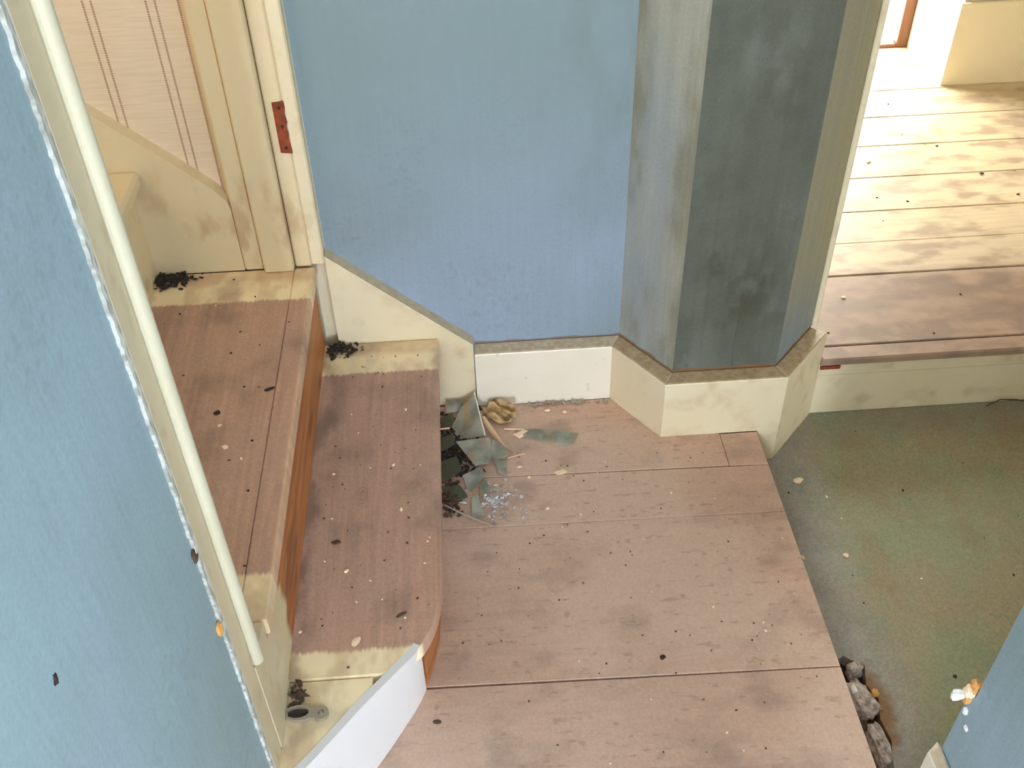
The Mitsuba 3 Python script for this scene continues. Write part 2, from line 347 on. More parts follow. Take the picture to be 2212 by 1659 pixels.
add('torn_flake', onx(speck(.012, 5, .3), -.3135, -1.008, .565), 'orange_plaster', wl)

# ------------------------------------------------------------------ floors
fl = structure(add('floor', cat(box(.56, .66, -.66, -.03, -.16, HP), box(.66, 3.0, -.66, -.03, -.16, HP), box(.70, 3.0, -1.15, -.66, -.16, HP), box(.56, .70, -5.3, -.92, -.16, HP)), 'lino'), 'worn green linoleum floor beside the landing, with a grey light band painted near it', 'floor')
k = add('subfloor', box(.5, .75, -.95, -.62, -.2, -.125), 'earth_fill', fl); labels[k] = {'label': 'dark fill showing where the linoleum is broken away'}
# ragged edges of the hole
ang = []
def rag(pts, name='torn_edge'):
    k = add(name, prism_z(pts, -.115, HP + .002), 'lino', fl)
rag([(.70, -.66), (.655, -.664), (.664, -.70), (.682, -.712), (.672, -.75), (.684, -.78), (.674, -.82), (.680, -.86), (.671, -.89), (.664, -.92), (.70, -.925)])
rag([(.56, -.655), (.70, -.655), (.70, -.69), (.674, -.684), (.662, -.70), (.650, -.688), (.63, -.70), (.56, -.69)])
labels[fl + '__torn_edge'] = {'label': 'ragged broken edge of the linoleum'}
def lump(name, label, c, size, seed, m='rubble_plaster', catg='rubble', rot=0):
    s = trimesh.creation.icosphere(subdivisions=3); rr = np.random.default_rng(seed)
    v = s.vertices; v = v / np.abs(v).max(1, keepdims=True) ** .55
    v = v * (1 + .5 * (meshkit.noise(v * 1.3 + rr.random(3) * 40) - .5) + .30 * (meshkit.noise(v * 4 + rr.random(3) * 40) - .5))[:, None]; s.vertices = v * np.array(size)
    s.apply_transform(trimesh.transformations.rotation_matrix(rot, [0, 0, 1])); s.apply_translation(c)
    return tag(add(name, s, m), label, catg)
lump('rubble_lump', 'pale grey rubble lump with a white fleck, largest in the hole beside the landing edge', (.656, -.775, -.10), (.020, .036, .024), 1, rot=.35)
lump('rubble_lump', 'small pinkish rubble lump at the top of the hole in the linoleum', (.664, -.714, -.098), (.016, .011, .018), 2, rot=.3)
lump('rubble_lump', 'long grey rubble lump at the lower end of the hole in the linoleum', (.662, -.866, -.105), (.015, .040, .022), 3, rot=.1)
lump('rubble_lump', 'small dark rubble crumb between the two larger lumps in the hole', (.644, -.826, -.108), (.010, .012, .014), 4, m='earth_fill')
lump('rubble_lump', 'tiny yellow rubble crumb on the torn rim of the hole', (.680, -.772, -.082), (.006, .006, .006), 6, m='orange_plaster')
lump('rubble_lump', 'tiny white plaster bit on the largest rubble lump', (.642, -.765, -.078), (.005, .007, .005), 7, m='white_plaster')

# landing
lp = thing('landing_platform', 'low landing of worn brown floorboards between the steps and the green floor', 'platform')
GAP = .0012
def plank(x0, x1, y0, y1, parent, m, z0, z1, b=.0025, name='plank'):
    return add(name, box(x0, x1, y0 + GAP, y1 - GAP, z0, z1, b), m, parent)
def landing_board(pts): return add('plank', slab(pts, -.03, 0, .0013), 'landing_wood', lp)
sk = offset_line([(-.4, 0), P0, P1, P2, P3], TS)
s1, s2 = sk[1], sk[2]
landing_board([(-.30, s1[1]), (s1[0] - .001, s1[1]), (s2[0] - .001, s2[1] - .001), (.522, s2[1] - .001), (.5212, -.2702), (-.30, -.2532)])
add('plank', box(-.30, 0, s1[1] + .0002, -.0312, -.03, -.0003, .001), 'landing_wood', lp)
k = add('edge_strip', slab([(.5228, s2[1] - .001), (XP, s2[1] - .001), (XP, -.2745), (.5222, -.2705)], -.03, 0, .0013), 'landing_wood', lp)
landing_board([(-.30, -.2540), (XP, -.2755), (XP, -.4049), (-.30, -.3914)])
landing_board([(-.30, -.3920), (XP, -.4055), (XP, -.7625), (-.30, -.7425)])
for y in (-.765, -1.08, -1.42, -1.76):
    landing_board([(-.30, y + .018), (XP, y), (XP, y - .31), (-.30, y - .292)])
k = add('base', box(-.30, XP - .012, -2.0, -.175, -.16, -.031), 'landing_wood', lp); labels[k] = {'label': 'riser board under the edge of the landing'}
add('base', box(-.30, .40, -.1745, -.04, -.16, -.031), 'landing_wood', lp)
structure(add('floor_hall', box(-.45, .653, -5.3, -2.09, -.16, -.02), 'landing_wood'), 'boarded hall floor behind the photographer', 'floor')

# room floor
rf = structure(add('floor_room', box(.3, 3.6, .0, 1.6, -.15, ZR - .022), 'room_wood'), 'boarded floor of the bright room up one step at the right', 'floor')
edges = [0.002, .262, .40, .545, .715, .89, 1.065, 1.24, 1.42, 1.6]
for i, (a, b) in enumerate(zip(edges[:-1], edges[1:])):
    x0 = .7575 if a < .25 else .3
    if a < .24: x1 = 1.72
    else: x1 = 3.6
    add('plank', box(x0, x1, a + .001, b - .001, ZR - .0218, ZR + (.0 if i != 1 else .002), .002), 'room_wood', rf)
st = structure(add('trim_1', box(.772, 3.0, -.047, .0005, ZR - .020, ZR, .004), 'room_wood'), 'worn nosing board along the step up to the bright room', 'step')
labels[st]['label'] = 'worn nosing board along the step up to the bright room'
rs = thing('threshold_riser', 'cream painted riser boards of the step between green floor and bright room', 'riser', kind='structure')
add('riser_board', box(.770, 3.0, -.042, -.001, .030, ZR - .0203, .002), 'cream_paint', rs)
add('riser_board', box(.770, 3.0, -.038, -.001, HP, .0285, .002), 'cream_paint', rs)

k = add('chipped_edge', box(.7725, .818, -.0455, -.0425, .0515, .0602), 'rusty_wood', rs); labels[k] = {'label': 'dark red gap where the painted edge has broken off'}
# ------------------------------------------------------------------ skirting
bb = thing('baseboard_back', 'thick cream skirting with a dusty top edge round the back wall and pier', 'skirting board', kind='structure')
w = [np.array(q) for q in [(.0015, 0), P0, P1, P2, P3]]
o = [np.array([.0015, -TS])] + sk[1:]
names = ['skirting_board'] * 4
add('skirting_board', slab([w[0], o[0], o[1], w[1]], .0005, HB, .004), 'white_paint', bb)
add('skirting_board', slab([w[1], o[1], o[2], w[2]], .0005, HB, .004), 'cream_paint', bb)
fr = slab([w[2], o[2], o[3], w[3]], .0005, HB, .004)
dropx = XP + .001
add('skirting_board', cat(fr, prism_z([(dropx, -.1342), (dropx, o[3][1]), o[3], w[3]], HP, .0006)), 'cream_paint', bb)
add('skirting_board', slab([w[3], o[3], o[4], w[4]], HP, HB, .004), 'cream_paint', bb)
cr = onx(speck(.014, 8, .4), 0, 0, 0)
# white paint runs on the corner of the skirting
add('paint_drip', tube([(o[2][0], o[2][1] + .004, HB - .002), (o[2][0] + .003, o[2][1] - .0005, HB - .02), (o[2][0] + .004, o[2][1] - .0005, HB - .035)], .0028), 'white_paint', bb)
br = structure(add('baseboard_right', slab([(.630, -5.28), (.6525, -5.28), (.6525, -.998), (.6500, -.990), (.630, -1.005)], HP, .148, .006), 'white_paint'), 'cream skirting end at the foot of the broken blue wall corner', 'skirting board')

# sloping board on the back wall
structure(add('trim_2', prism_y([(-.2835, .001), (-.2835, .419), (.0, .171), (.0, .001)], -.0305, -.0003), 'cream_paint'), 'sloping cream wall string running down behind the bottom steps', 'stair string')

# ------------------------------------------------------------------ stair doorway
d1 = thing('door_1', 'cream painted casing and jambs of the stair doorway', 'door frame', kind='structure')
k = add('casing', box(-.45, -.3115, -.9935, -.9525, -.0, 2.05, .002), 'casing_paint', d1)
k = add('bead', cat(tube([(-.3090, -.9410, .402), (-.3090, -.9410, 2.05)], .0090, 14), box(-.3175, -.3085, -.950, -.932, .402, 2.05, .001)), 'bead_paint', d1, smooth=35); labels[k] = {'label': 'rounded bead down the front edge of the casing'}
k = add('lining', box(-.44, -.3140, -.9515, -.9050, .40, 2.05, .003), 'casing_paint', d1)
k = add('plinth', prism_x([(-.9515, H1 + .001), (-.9515, .3995), (-.88, .3995), (-.88, .359), (-.845, .359), (-.845, H1 + .001)], -.340, -.3100), 'casing_paint', d1); labels[k] = {'label': 'bare cream base below the bead'}
# far jamb
add('jamb', box(-.3425, -.311, -.0305, -.0003, H2 + .001, 2.05, .003), 'jamb_paint', d1)
add('stop', box(-.402, -.3445, -.046, -.0003, H2 + .001, 2.05, .003), 'jamb_paint', d1)
add('casing', box(-.3105, -.2845, -.0305, -.0003, .400, 2.05, .003), 'cream_paint', d1)
add('cover_strip', box(-.4415, -.4025, -.034, -.0003, H2 + .001, 2.05, .004), 'jamb_paint', d1)
k = add('bead_moulding', tube([(-.442, -.010, .53), (-.442, -.010, 2.05)], .0075, 8), 'jamb_paint', d1, smooth=40)
rng = np.random.default_rng(5)
zs = np.linspace(.648, .750, 16)
edge = [(-.3102 + .0035 * rng.random(), z) for z in zs]
k = add('lock_mortise', cat(prism_y([(-.3285, .650), (-.3285, .748)] + edge[::-1], -.0325, -.031)), 'rusty_wood', d1); labels[k] = {'label': 'rust brown bare mortise where the lock keeper is missing'}
for z in (.738, .702, .660): add('screw_hole', onx(speck(.0035, 9), 0, 0, 0).apply_transform(trimesh.transformations.rotation_matrix(math.pi / 2, [0, 0, 1])).apply_translation((-.317, -.0328, z)), 'black_crumb', d1)

# ------------------------------------------------------------------ stairs
sc = thing('staircase', 'painted wooden steps rising left from the landing through the cream doorway', 'staircase')
def arc(n=26):
    """curved near end of the bottom step (from the straight front round to the wall)"""
    pts = np.array([(-.0745, -.60), (-.0745, -.66), (-.080, -.715), (-.0905, -.758), (-.112, -.800), (-.1455, -.838), (-.193, -.890), (-.238, -.944), (-.276, -.988), (-.3075, -1.017)])
    t = np.r_[0, np.cumsum(np.linalg.norm(np.diff(pts, axis=0), axis=1))]
    from scipy.interpolate import PchipInterpolator
    s = np.linspace(0, t[-1], n)
    return np.c_[PchipInterpolator(t, pts[:, 0])(s), PchipInterpolator(t, pts[:, 1])(s)]
A = arc()
front = [tuple(q) for q in A if q[1] > -.800] + [(-.1115, -.800)]
# bottom step: tread of two boards, brown riser, white curved riser
main = [(-.312, -.032), (-.0745, -.032)] + [q for q in front] + [(-.135, -.826), (-.1405, -.8435), (-.312, -.8435)]
main = [(-.312, -.032), (-.0745, -.032)] + front + [(-.1290, -.8435), (-.312, -.8435)]
from shapely.geometry import LineString
curve = LineString([tuple(q) for q in A])
inner = [q for q in np.array(curve.parallel_offset(.0135, 'right').coords)]
if np.linalg.norm(np.array(inner[0]) - A[0]) > .1: inner = inner[::-1]
inner = np.array(inner)
out_w = np.array([(-.1115, -.796)] + [tuple(q) for q in A if q[1] < -.805]); in_w = np.array([q for q in inner if q[1] <= -.805])
from scipy.interpolate import PchipInterpolator
def spaced(pts, n):
    pts = np.array(pts, float); t = np.r_[0, np.cumsum(np.linalg.norm(np.diff(pts, axis=0), axis=1))]; q = np.linspace(0, t[-1], n)
    return np.c_[PchipInterpolator(t, pts[:, 0])(q), PchipInterpolator(t, pts[:, 1])(q)]
topc = spaced(out_w, 22); botc = spaced([(-.1165, -.752), (-.1285, -.7800), (-.152, -.8200), (-.199, -.892), (-.245, -.950), (-.302, -1.016)], 22)
def inward(c, d):
    g = np.gradient(c, axis=0); nrm = np.c_[g[:, 1], -g[:, 0]]; nrm /= np.linalg.norm(nrm, axis=1, keepdims=True); return c + nrm * d
def loft(rings):
    n = len(rings[0]); v = np.vstack(rings); f = []
    for r in range(len(rings)):
        a, b = r * n, ((r + 1) % len(rings)) * n
        for k in range(n - 1): f += [[a + k, a + k + 1, b + k + 1], [a + k, b + k + 1, b + k]]
    for e in (0, n - 1): f += [[e, e + n, e + 2 * n], [e, e + 2 * n, e + 3 * n]]
    m = trimesh.Trimesh(v, f, process=False); m.fix_normals(); return m
z3 = lambda c, z: np.c_[c, np.full(len(c), z)]
tread_in = [(-.325, -.0315), (-.0745, -.0315)] + front[:-1] + [(-.1105, -.797)] + [tuple(in_w[0])]
k1 = [q for q in in_w if q[1] > -.8435]
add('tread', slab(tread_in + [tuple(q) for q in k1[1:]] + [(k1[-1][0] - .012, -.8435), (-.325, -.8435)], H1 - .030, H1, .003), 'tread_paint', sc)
k2 = [q for q in in_w if q[1] < -.8455]
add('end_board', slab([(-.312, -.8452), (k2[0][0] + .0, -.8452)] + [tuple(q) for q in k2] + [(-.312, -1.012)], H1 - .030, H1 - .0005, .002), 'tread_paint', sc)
def off(q, d):
    q = np.array(q); 
    return q
sb = [(-.090, -.0315), (-.0895, -.60), (-.0925, -.655), (-.1015, -.700), (-.1125, -.738)]
bk = [(x - .016, y) for x, y in sb][::-1]
add('riser', prism_z(sb + bk, .001, H1 - .0305), 'riser_paint', sc)
k = add('curved_riser', loft([z3(topc, H1 + .0003), z3(botc, .001), z3(inward(botc, .0128), .001), z3(inward(topc, .0128), H1 + .0003)]), 'white_gloss', sc, smooth=35); labels[k] = {'label': 'curved white painted end riser'}
# second step in the doorway
add('tread', box(-.622, -.3458, -.916, -.0315, H2 - .034, H2, .001), 'tread_paint', sc)
add('nosing', box(-.3455, -.3055, -.875, -.0315, H2 - .034, H2, .0025), 'tread_paint', sc)
add('riser', box(-.332, -.3125, -.8445, -.0315, H1 + .0005, H2 - .0345, .001), 'riser_paint', sc)
# steps that climb on behind the casing
x, z = -.616, H2
for i in range(6):
    z1 = (H3 if i == 0 else z + .2); xn = x - .235
    add('riser', box(x - .018, x, -.916, -.0315, z + .0005, z1 - .032, .001), 'jamb_paint', sc)
    add('tread', box(xn, x + .024, -.916, -.0315, z1 - .0315, z1, .006), 'jamb_paint', sc)
    x, z = xn, z1
# string on the far side of the stair
sp = [(-1.95, H2 + .0), (-.4425, H2 + .001), (-.4425, .535), (-.448, .555), (-.466, .580), (-.525, .635), (-.625, .722), (-1.95, 1.86)]
k = add('wall_string', prism_y(sp, -.0305, -.0003), 'jamb_paint', sc); labels[k] = {'label': 'sloping cream string board against the striped wallpaper'}

# ------------------------------------------------------------------ opening to the bright room and what stands there
d2 = structure(add('door_2', box(.7445, .7565, -.016, .25, HB + .001, 2.0, .002), 'cream_paint'), 'narrow cream lining at the edge of the pier beside the bright room', 'door frame')
structure(add('wall_chimney', box(1.560, 2.6, 1.268, 1.6, ZR + .0005, TOP), 'plain_distemper'), 'white boxed chimney breast on the bright boarded floor', 'chimney breast')
ch = thing('baseboard_chimney', 'tall cream skirting round the white chimney breast in the bright room', 'skirting board', kind='structure')
add('skirting_board', slab([(1.546, 1.253), (2.6, 1.253), (2.6, 1.2675), (1.546, 1.2675)], ZR + .0005, .345, .006), 'room_cream', ch)
add('skirting_board', slab([(1.546, 1.2685), (1.5595, 1.2685), (1.5595, 1.598), (1.546, 1.598)], ZR + .0005, .345, .006), 'white_paint', ch)
d3 = thing('door_3', 'brown framed glazed door, blown out by daylight, at the back of the bright room', 'door', kind='structure')
for a in ((1.508, 1.545, 1.555, 1.60, ZR, 2.05), (.85, .89, 1.555, 1.60, ZR, 2.05), (.89, 1.508, 1.555, 1.60, ZR, ZR + .012), (.89, 1.508, 1.555, 1.60, 1.40, 2.05)):
    add('frame', box(*a, .002), 'brown_frame', d3)
def pane(name, quad, rad, parent=None):
    v = np.array(quad, float); m = trimesh.Trimesh(v, [[0, 1, 2], [0, 2, 3]], process=False)
    return add(name, m, 'plain_distemper', parent, emitter={'type': 'area', 'radiance': {'type': 'rgb', 'value': list(rad)}})
pane('pane', [(.89, 1.585, ZR + .012), (1.508, 1.585, ZR + .012), (1.508, 1.585, 1.4), (.89, 1.585, 1.4)], ROOM_DOOR, d3)
w1 = thing('window_1', 'low window at the far end of the hall behind the photographer', 'window', kind='structure')
pane('pane', [(.02, -5.33, .25), (-.28, -5.33, .25), (-.28, -5.33, 1.35), (.02, -5.33, 1.35)], HALL_WINDOW, w1)
for a in ((-.31, -.28, -5.34, -5.29, .22, 1.38), (.02, .05, -5.34, -5.29, .22, 1.38), (-.28, .02, -5.34, -5.29, .22, .25), (-.28, .02, -5.34, -5.29, 1.35, 1.38)): add('frame', box(*a), 'cream_paint', w1)
w5 = thing('window_5', 'added fill window at the right of the hall behind the photographer', 'window', kind='structure')
pane('pane', [(.68, -2.97, .73), (.68, -2.97, 1.87), (.68, -2.03, 1.87), (.68, -2.03, .73)], SIDE_FILL, w5)
for a in ((.655, .70, -3.0, -2.97, .70, 1.90), (.655, .70, -2.03, -2.0, .70, 1.90), (.655, .70, -2.97, -2.03, .70, .73), (.655, .70, -2.97, -2.03, 1.87, 1.90)): add('frame', box(*a), 'cream_paint', w5)
w6 = thing('window_6', 'added fill window at the left of the hall behind the photographer', 'window', kind='structure')
pane('pane', [(-.35, -2.97, .73), (-.35, -2.03, .73), (-.35, -2.03, 1.87), (-.35, -2.97, 1.87)], LEFT_FILL, w6)
for a in ((-.37, -.317, -3.0, -2.97, .70, 1.90), (-.37, -.317, -2.03, -2.0, .70, 1.90), (-.37, -.317, -2.97, -2.03, .70, .73), (-.37, -.317, -2.97, -2.03, 1.87, 1.90)): add('frame', box(*a), 'cream_paint', w6)
w2 = thing('window_2', 'added fill window over the stair', 'window', kind='structure')
pane('pane', [(-1.5, -.935, 1.25), (-1.5, -.935, 2.15), (-.75, -.935, 2.15), (-.75, -.935, 1.25)], STAIR_FILL, w2)
add('frame', box(-1.53, -.72, -.94, -.925, 1.22, 1.25), 'cream_paint', w2)
w3 = thing('window_3', 'added fill window at the end of the passage', 'window', kind='structure')
pane('pane', [(2.99, -.85, 1.0), (2.99, -.85, 2.1), (2.99, -.25, 2.1), (2.99, -.25, 1.0)], PASSAGE_FILL, w3)
add('frame', box(2.985, 3.0, -.88, -.22, .96, 1.0), 'cream_paint', w3)
w4 = thing('window_4', 'added fill skylight in the hall ceiling behind the photographer', 'window', kind='structure')
pane('pane', [(-.2, -2.7, 2.49), (-.2, -1.7, 2.49), (.55, -1.7, 2.49), (.55, -2.7, 2.49)], SKYLIGHT_FILL, w4)

# ------------------------------------------------------------------ broken glass pile
def shard(pts, zs, label, m='dusty_glass', th=.003, group=None, name='glass_shard', edge=False):
    """flat polygon in plan given as (x, y), with its own height at each corner"""
    pts = np.array(pts, float); zs = np.array(zs, float) if np.ndim(zs) else np.full(len(pts), zs)
    Amat = np.c_[pts, np.ones(len(pts))]; co = np.linalg.lstsq(Amat, zs, rcond=None)[0]
    zz = Amat @ co
    return tag(add(name, hull([(x, y, z) for (x, y), z in zip(pts, zz)] + [(x, y, z + th) for (x, y), z in zip(pts, zz)]), m), label, 'glass shard', group)
shard([(-.006, -.046), (.012, -.150), (-.045, -.146), (-.058, -.11), (-.035, -.07)], [.045, .012, .004, .004, .02], 'large pointed grey glass shard leaning in the corner by the cream boards')
tag(add('glass_splinter', tube([(-.004, -.046, .047), (.0135, -.152, .016)], .0018, 5), 'glass_edge'), 'bright edge of the leaning corner shard, its glint put in as a pale rod', 'glass splinter')  # bright shard edge put in as a pale rod
shard([(-.050, -.168), (.022, -.160), (.030, -.205), (.016, -.232), (-.012, -.238)], [.016, .018, .010, .012, .014], 'broad dull glass shard with a tan stain in the middle of the pile')
shard([(.030, -.166), (.070, -.200), (.050, -.216), (.028, -.228), (.024, -.19)], [.016, .007, .008, .012, .014], 'grey triangular glass shard pointing right from the middle of the pile')
shard([(.030, -.226), (.056, -.226), (.050, -.262), (.036, -.258)], [.013, .006, .003, .010], 'small bluish glass shard with a bright tip below the triangular shard')
shard([(-.038, -.262), (.000, -.243), (.010, -.262), (-.022, -.300), (-.032, -.292)], [.010, .013, .009, .004, .006], 'greenish glass shard under the lower edge of the stained shard')
shard([(-.006, -.285), (.010, -.275), (.016, -.305), (-.004, -.320)], [.004, .006, .003, .003], 'small grey glass shard at the front of the pile next to the crumbs')
shard([(-.022, -.322), (-.012, -.318), (.002, -.365), (-.024, -.378), (-.016, -.345)], [.008, .010, .004, .003, .004], 'pale upright notched glass shard near the front of the pile')
shard([(-.086, -.082), (-.055, -.072), (-.048, -.105), (-.075, -.120)], [.006, .012, .008, .004], 'shade-darkened glass shard behind the pile against the step', m='shaded_glass')
shard([(-.086, -.215), (-.050, -.205), (-.040, -.245), (-.070, -.268), (-.088, -.26)], [.006, .010, .010, .005, .004], 'glass shard painted dark for the shadow of the bottom step', m='shaded_glass')
shard([(-.086, -.285), (-.045, -.285), (-.030, -.315), (-.060, -.330)], [.004, .006, .003, .003], 'shade-darkened glass shard lying flat close to the step below the pile', m='shaded_glass')
shard([(-.088, -.14), (-.055, -.135), (-.052, -.165), (-.085, -.185)], [.004, .008, .008, .004], 'small shade-darkened glass shard wedged between pile and step', m='shaded_glass')
shard([(-.07, -.044), (-.010, -.044), (-.03, -.066), (-.07, -.068)], [.022, .022, .012, .008], 'narrow olive glass shard at the foot of the sloping cream board')
shard([(.080, -.130), (.122, -.127), (.165, -.133), (.216, -.150), (.202, -.180), (.165, -.178), (.140, -.165), (.105, -.150)], .0006, 'long grey green glass shard lying flat on the boards right of the pile')
tag(add('glass_splinter', hull([(.074, -.137, .0006), (.098, -.126, .0006), (.112, -.131, .0006), (.088, -.152, .0006)] + [(.078, -.139, .004), (.098, -.129, .004), (.108, -.132, .004), (.088, -.149, .004)]), 'pale_chip'), 'pale wedge splinter at the left tip of the long flat shard', 'splinter')
# crumbs of glass: nobody could count these
cr = []
for i in range(240):
    a, r0 = R.random() * 6.28, abs(R.normal()) * .032
    x, y = .020 + 1.15 * r0 * math.cos(a), -.325 + 1.2 * r0 * math.sin(a)
    if x < -.04 or x > .10: continue
    s = .0012 + .0030 * R.random() ** 2
    q = R.normal(size=(6, 3)) * s * np.array([1, 1, .5]); q[:, 2] -= q[:, 2].min()
    h = hull(q); h.apply_translation((x, y, .0004 + .002 * R.random() * (r0 < .02))); cr.append(h)
tag(add('glass_crumbs', cat(*cr), 'glass_crumb'), 'scatter of tiny glass crumbs in front of the shard pile', 'glass crumbs', kind='stuff')
# brown curled scrap
def curled_leaf():
    nu, nv = 46, 34; u, v = np.meshgrid(np.linspace(-1, 1, nu), np.linspace(-1, 1, nv), indexing='ij')
    w = .62 + .38 * np.sqrt(np.clip(1 - u ** 2, 0, 1)); rim = 1 + .16 * (meshkit.noise(np.stack([u * 5, v * 0, np.sign(v)], -1)) - .5)
    x = .034 * u + .004 * np.sin(v * 4); y = .026 * v * w * rim
    z = .010 + .006 * np.sin(v * 7 + u * 2.2) + .005 * np.sin(u * 4 - v * 3) + .010 * np.clip(v, 0, 1) ** 2 + .006 * (meshkit.fbm(np.stack([u * 3, v * 3, u * 0], -1), 3) - .5)
    top = np.stack([x, y, z], -1).reshape(-1, 3); bot = top - [0, 0, .0022]
    f = []; n = nu * nv; ID = np.arange(n).reshape(nu, nv)
    for a in range(nu - 1):
        for b in range(nv - 1):
            q = [ID[a, b], ID[a + 1, b], ID[a + 1, b + 1], ID[a, b + 1]]
            f += [[q[0], q[1], q[2]], [q[0], q[2], q[3]], [q[0] + n, q[2] + n, q[1] + n], [q[0] + n, q[3] + n, q[2] + n]]
    loop = list(ID[:, 0]) + list(ID[-1, 1:]) + list(ID[-2::-1, -1]) + list(ID[0, -2:0:-1])
    for a, b in zip(loop, loop[1:] + loop[:1]): f += [[a, a + n, b + n], [a, b + n, b]]
    return trimesh.Trimesh(np.vstack([top, bot]), f, process=False)
g = curled_leaf(); g.fix_normals()
g.apply_transform(trimesh.transformations.rotation_matrix(-.5, [0, 0, 1])); g.apply_translation((.049, -.0785, .004))
tag(add('dry_leaf', g, 'dry_leaf', smooth=30), 'crumpled tan dry leaf on the pile against the white skirting', 'dry leaf')
def stick(name, label, path, r, m, catg='splinter', n=6): return tag(add(name, tube(path, r, n), m), label, catg)
stick('wood_splinter', 'thick tapered wooden splinter between the leaf and the leaning shard', [(.012, -.098, .020), (.030, -.135, .012), (.046, -.165, .006), (.060, -.190, .005)], [.005, .0065, .0055, .004], 'splinter_wood')
stick('wood_splinter', 'thin pale splinter pointing left from the long flat shard', [(.056, -.122, .004), (.080, -.124, .003), (.10, -.127, .002)], .0016, 'pale_chip')
stick('wood_splinter', 'thin pale splinter at the right tip of the triangular shard', [(.058, -.212, .004), (.078, -.205, .003), (.096, -.199, .002)], .0017, 'splinter_wood')
stick('wood_splinter', 'long thin grey splinter lying in front of the glass pile by the step', [(-.078, -.335, .006), (-.04, -.362, .005), (.0, -.386, .004), (.022, -.398, .003)], [.0015, .0028, .0026, .0018], 'grey_stick')
stick('wood_splinter', 'short pale stick at the left of the pile beside the step', [(-.086, -.125, .018), (-.062, -.122, .017)], .002, 'splinter_wood')
stick('twig', 'thin bowed brown twig at the foot of the cream threshold riser', [(1.19, -.052, HP + .002), (1.22, -.050, HP + .018), (1.26, -.052, HP + .016), (1.31, -.056, HP + .003)], .0016, 'dark_crumb', 'twig')

# metal latch keeper on the bottom step
mk = thing('latch_keeper', 'small bent metal latch keeper with a dark hole on the bottom step against the casing', 'latch')
t = np.linspace(0, 2 * math.pi, 28, endpoint=False)
outl = Polygon([(-.288 + .024 * math.cos(a), -.9015 + .0125 * math.sin(a)) for a in t]).union(Polygon([(-.2585 + .0125 * math.cos(a), -.9035 + .0115 * math.sin(a)) for a in t])).union(Polygon([(-.285, -.893), (-.262, -.8955), (-.262, -.912), (-.285, -.911)]))
outl = outl.intersection(Polygon([(-.3075, -.95), (-.2, -.95), (-.2, -.85), (-.3075, -.85)]))
hole = Polygon([(-.292 + .0165 * math.cos(a), -.9015 + .0085 * math.sin(a)) for a in t]); scr = Polygon([(-.2575 + .0045 * math.cos(a), -.903 + .004 * math.sin(a)) for a in t])
pl = outl.difference(hole).difference(scr)
m = trimesh.creation.extrude_polygon(pl, .007, engine='earcut'); m.apply_translation((0, 0, H1 + .0002)); add('plate', m, 'dull_metal', mk)
m = trimesh.creation.extrude_polygon(hole.intersection(outl).buffer(-.0004), .0015, engine='earcut'); m.apply_translation((0, 0, H1 + .0002)); k = add('hole', m, 'black_crumb', mk); labels[k] = {'label': 'dark latch opening'}
m = trimesh.creation.icosphere(subdivisions=2, radius=1); m.apply_scale((.0042, .0038, .002)); m.apply_translation((-.2575, -.903, H1 + .0040)); add('screw', m, 'dull_metal', mk, smooth=True)

# broken plaster on the right wall corner
def chunk(label, c, size, seed, m):
    s = trimesh.creation.icosphere(subdivisions=2); rr = np.random.default_rng(seed)
    v = s.vertices; v = v / np.abs(v).max(1, keepdims=True) ** .6
    v = v * (1 + .6 * (meshkit.noise(v * 1.5 + rr.random(3) * 40) - .5)[:, None]); s.vertices = v * np.array(size); s.apply_translation(c)
    k = add('plaster_chunk', s, m, wr); labels[k] = {'label': label}
chunk('white loose plaster chip at the broken corner', (.636, -1.002, .291), (.007, .006, .009), 1, 'white_plaster')
chunk('yellow broken plaster at the corner', (.654, -1.003, .310), (.006, .008, .012), 2, 'orange_plaster')
chunk('pale broken plaster at the corner', (.649, -1.004, .300), (.006, .007, .010), 3, 'pale_chip')
chunk('yellow broken plaster at the corner', (.660, -1.015, .326), (.006, .008, .009), 4, 'orange_plaster')
chunk('white plaster scuff below the broken corner', (.652, -1.010, .262), (.003, .004, .006), 5, 'white_plaster')
chunk('white plaster scuff below the broken corner', (.6525, -1.024, .240), (.002, .004, .004), 6, 'white_plaster')
chunk('orange broken plaster at the corner', (.651, -1.004, .284), (.006, .006, .007), 7, 'orange_plaster')

# ------------------------------------------------------------------ dirt heaps and scattered specks, each lying loose
def heap(label, c, spread, n, seed, m='black_crumb', clipx=None):
    rr = np.random.default_rng(seed); ms = []
    for i in range(n):
        x, y = c[0] + spread[0] * rr.normal() * .5, c[1] + spread[1] * rr.normal() * .5
        if clipx and not (clipx[0] < x < clipx[1] and clipx[2] < y < clipx[3]): continue
        s = .0015 + .0035 * rr.random() ** 2; q = rr.normal(size=(7, 3)) * s; q[:, 2] = np.abs(q[:, 2]) * .8
        h = hull(q); h.apply_translation((x, y, c[2] + .0002 - h.vertices[:, 2].min() + .004 * rr.random() * math.exp(-((x - c[0]) / spread[0]) ** 2 * 3))); ms.append(h)
    tag(add('dirt_heap', cat(*ms), m), label, 'dirt', kind='stuff')
heap('dark heap of dirt in the back corner of the upper tread at the stair foot', (-.592, -.048, H2), (.05, .03), 220, 1, clipx=(-.613, -.50, -.10, -.033))
heap('dark heap of dirt in the back corner of the bottom step', (-.285, -.05, H1), (.042, .026), 170, 2, clipx=(-.306, -.22, -.10, -.033))
heap('dark dirt gathered on the bottom step beside the metal keeper', (-.298, -.872, H1), (.014, .02), 60, 3, m='dark_crumb', clipx=(-.3065, -.27, -.93, -.83))
heap('brown dust and painted-in shade gathered behind the glass pile at the step', (-.06, -.20, 0), (.05, .15), 800, 4, m='black_crumb', clipx=(-.088, .02, -.255, -.05))  # dust thickened and darkened, standing in for the step shadow too
